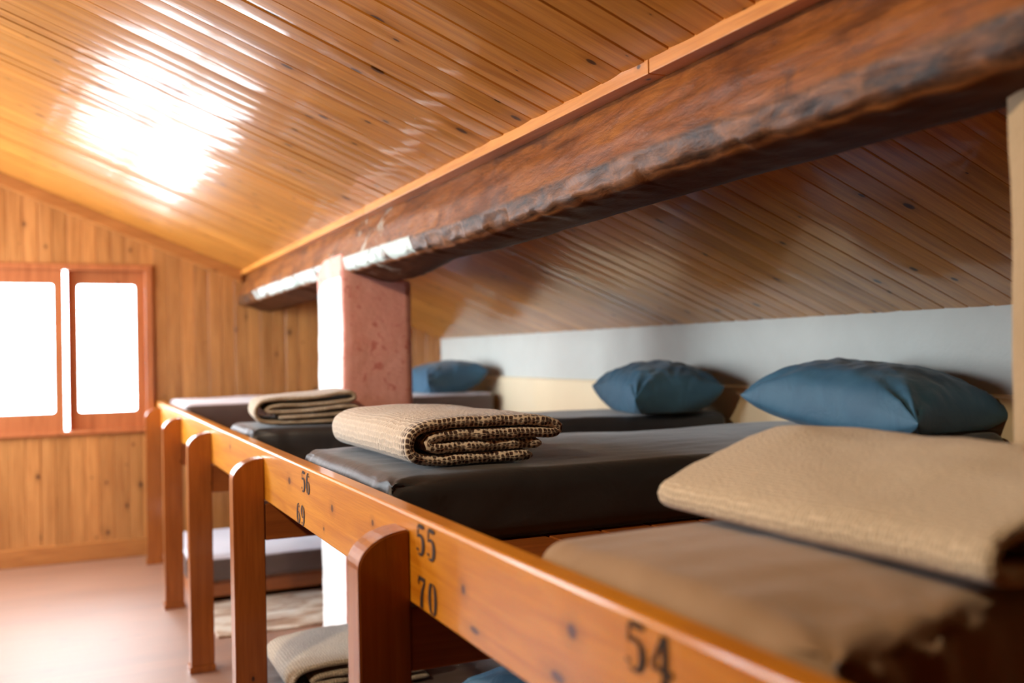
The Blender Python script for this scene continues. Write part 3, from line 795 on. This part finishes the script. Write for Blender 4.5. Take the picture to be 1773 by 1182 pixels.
blanket('cream folded blanket on the mattress by the pink pillar', pathB, 0.0165, (0.64, 3.80, ZT+0.005), 0.40, M_blanB, rot=-0.12, seed=5.0)
pathD = [(0.32, 0.015), (0.16, 0.014), (0.05, 0.014), (0.017, 0.023), (0.012, 0.036), (0.028, 0.050), (0.08, 0.070), (0.16, 0.094), (0.24, 0.112), (0.305, 0.112), (0.325, 0.098), (0.28, 0.084), (0.17, 0.064), (0.105, 0.047), (0.105, 0.037), (0.16, 0.036), (0.28, 0.05), (0.31, 0.042), (0.28, 0.034), (0.14, 0.031)]
blanket('large coarse linen blanket folded on the taupe mattress nearest the camera', pathD, 0.022, (0.845, 0.70, ZT+0.011), 0.62, M_blanD, seed=9.0, drape=0.007)
pathL = [(0.46, 0.013), (0.24, 0.012), (0.08, 0.013), (0.026, 0.030), (0.018, 0.056), (0.04, 0.082), (0.10, 0.094), (0.26, 0.100), (0.44, 0.104), (0.47, 0.088), (0.44, 0.072), (0.26, 0.066), (0.12, 0.062), (0.08, 0.05), (0.12, 0.040), (0.28, 0.042), (0.44, 0.036)]
blanket('grey-beige folded blanket low down between the posts under the bunk', pathL, 0.019, (0.60, 3.02, 0.251), 0.40, M_blanL, seed=12.0)

# ------------------------------------------------------------------ pillows
def pillow(label, c, sx, sy, h, mat, rz=0.0, tilt=(0, 0), seed=0.0, base=0.0, lift=0.0, wr=1.0, group='blue pillows'):
    """c: centre (x, y, z of the sheet); sx across the head, sy along it"""
    n = 64; v, f = [], []
    ca, sa = math.cos(rz), math.sin(rz)
    t_ = [math.sin((i/n-0.5)*math.pi) for i in range(n+1)]       # finer towards the seams
    def P(i, j, s_):
        u, w = t_[i], t_[j]
        ex = 1-0.10*(1-w*w)*abs(u)**6                            # sides pulled in between the corners
        ey = 1-0.08*(1-u*u)*abs(w)**6
        x, y = u*ex*sx/2, w*ey*sy/2
        prof = (max(0, 1-abs(u)**2.7)**0.52)*(max(0, 1-abs(w)**2.7)**0.52)
        r = math.hypot(abs(u)-1, abs(w)-1)
        ang = math.atan2(1-abs(w), 1-abs(u)+1e-6)
        wk = 0.011*wr*math.exp(-(r/0.55)**2)*math.sin(ang*11+seed+3*(u > 0)+5*(w > 0))*min(1, r/0.12)
        wk += 0.010*wr*noise.noise((u*2.5+seed, w*3.5, s_))*prof + 0.008*wr*noise.noise((u*6+seed, w*8, s_*2))*prof
        edge = min(1-abs(u), 1-abs(w))
        wk += 0.008*wr*math.exp(-edge/0.12)*1.5*noise.noise(((w if 1-abs(u) < 1-abs(w) else u)*10+seed, edge*5, s_))*min(1, edge/0.03)
        seam = base + lift*(0.6*abs(u*w)+0.4*max(abs(u), abs(w))**4)
        if s_ > 0: z = seam+prof*(h-base)+wk*min(1, prof*3)
        else: z = seam-(prof**0.65)*base*1.4+wk*0.3*min(1, prof*3)
        z += tilt[0]*u+tilt[1]*w
        z = max(z, 0.002)
        return (c[0]+ca*x-sa*y, c[1]+sa*x+ca*y, c[2]+z)
    idx = {}
    for s_ in (1, -1):
        for i in range(n+1):
            for j in range(n+1):
                if s_ < 0 and (i in (0, n) or j in (0, n)): idx[(i, j, -1)] = idx[(i, j, 1)]; continue
                idx[(i, j, s_)] = len(v); v.append(P(i, j, s_))
    for s_ in (1, -1):
        for i in range(n):
            for j in range(n):
                q = [idx[(i, j, s_)], idx[(i+1, j, s_)], idx[(i+1, j+1, s_)], idx[(i, j+1, s_)]]
                f.append(q if s_ > 0 else q[::-1])
    o = mk('pillow', v, f, mat, None, True, loc=c)
    return tag(o, label, 'pillow', group)
pillow('dark blue pillow behind the coarse linen blanket, rightmost of the pillows along the wall', (2.368, 2.41, ZT+0.006), 0.425, 0.74, 0.21, M_blue, rz=0.06, tilt=(0.004, 0.03), seed=1.0, base=0.055, lift=0.02)
pillow('plump blue pillow along the wall, middle one of the three on the upper bunk', (2.32, 3.60, ZT+0.006), 0.39, 0.56, 0.205, M_blue, rz=-0.20, tilt=(0.02, 0.02), seed=4.0, base=0.075, lift=0.03)
pillow('blue pillow half hidden behind the pink pillar', (2.28, 6.14, ZT+0.014), 0.42, 0.62, 0.20, M_blue, rz=0.0, tilt=(0.03, 0.0), seed=8.0, base=0.085, lift=0.03)
pillow('blue pillow low down under the bunk beside the nearest visible post', (1.28, 2.42, 0.254), 0.48, 0.66, 0.16, M_blue, rz=0.1, seed=11.0, base=0.05, lift=0.0)
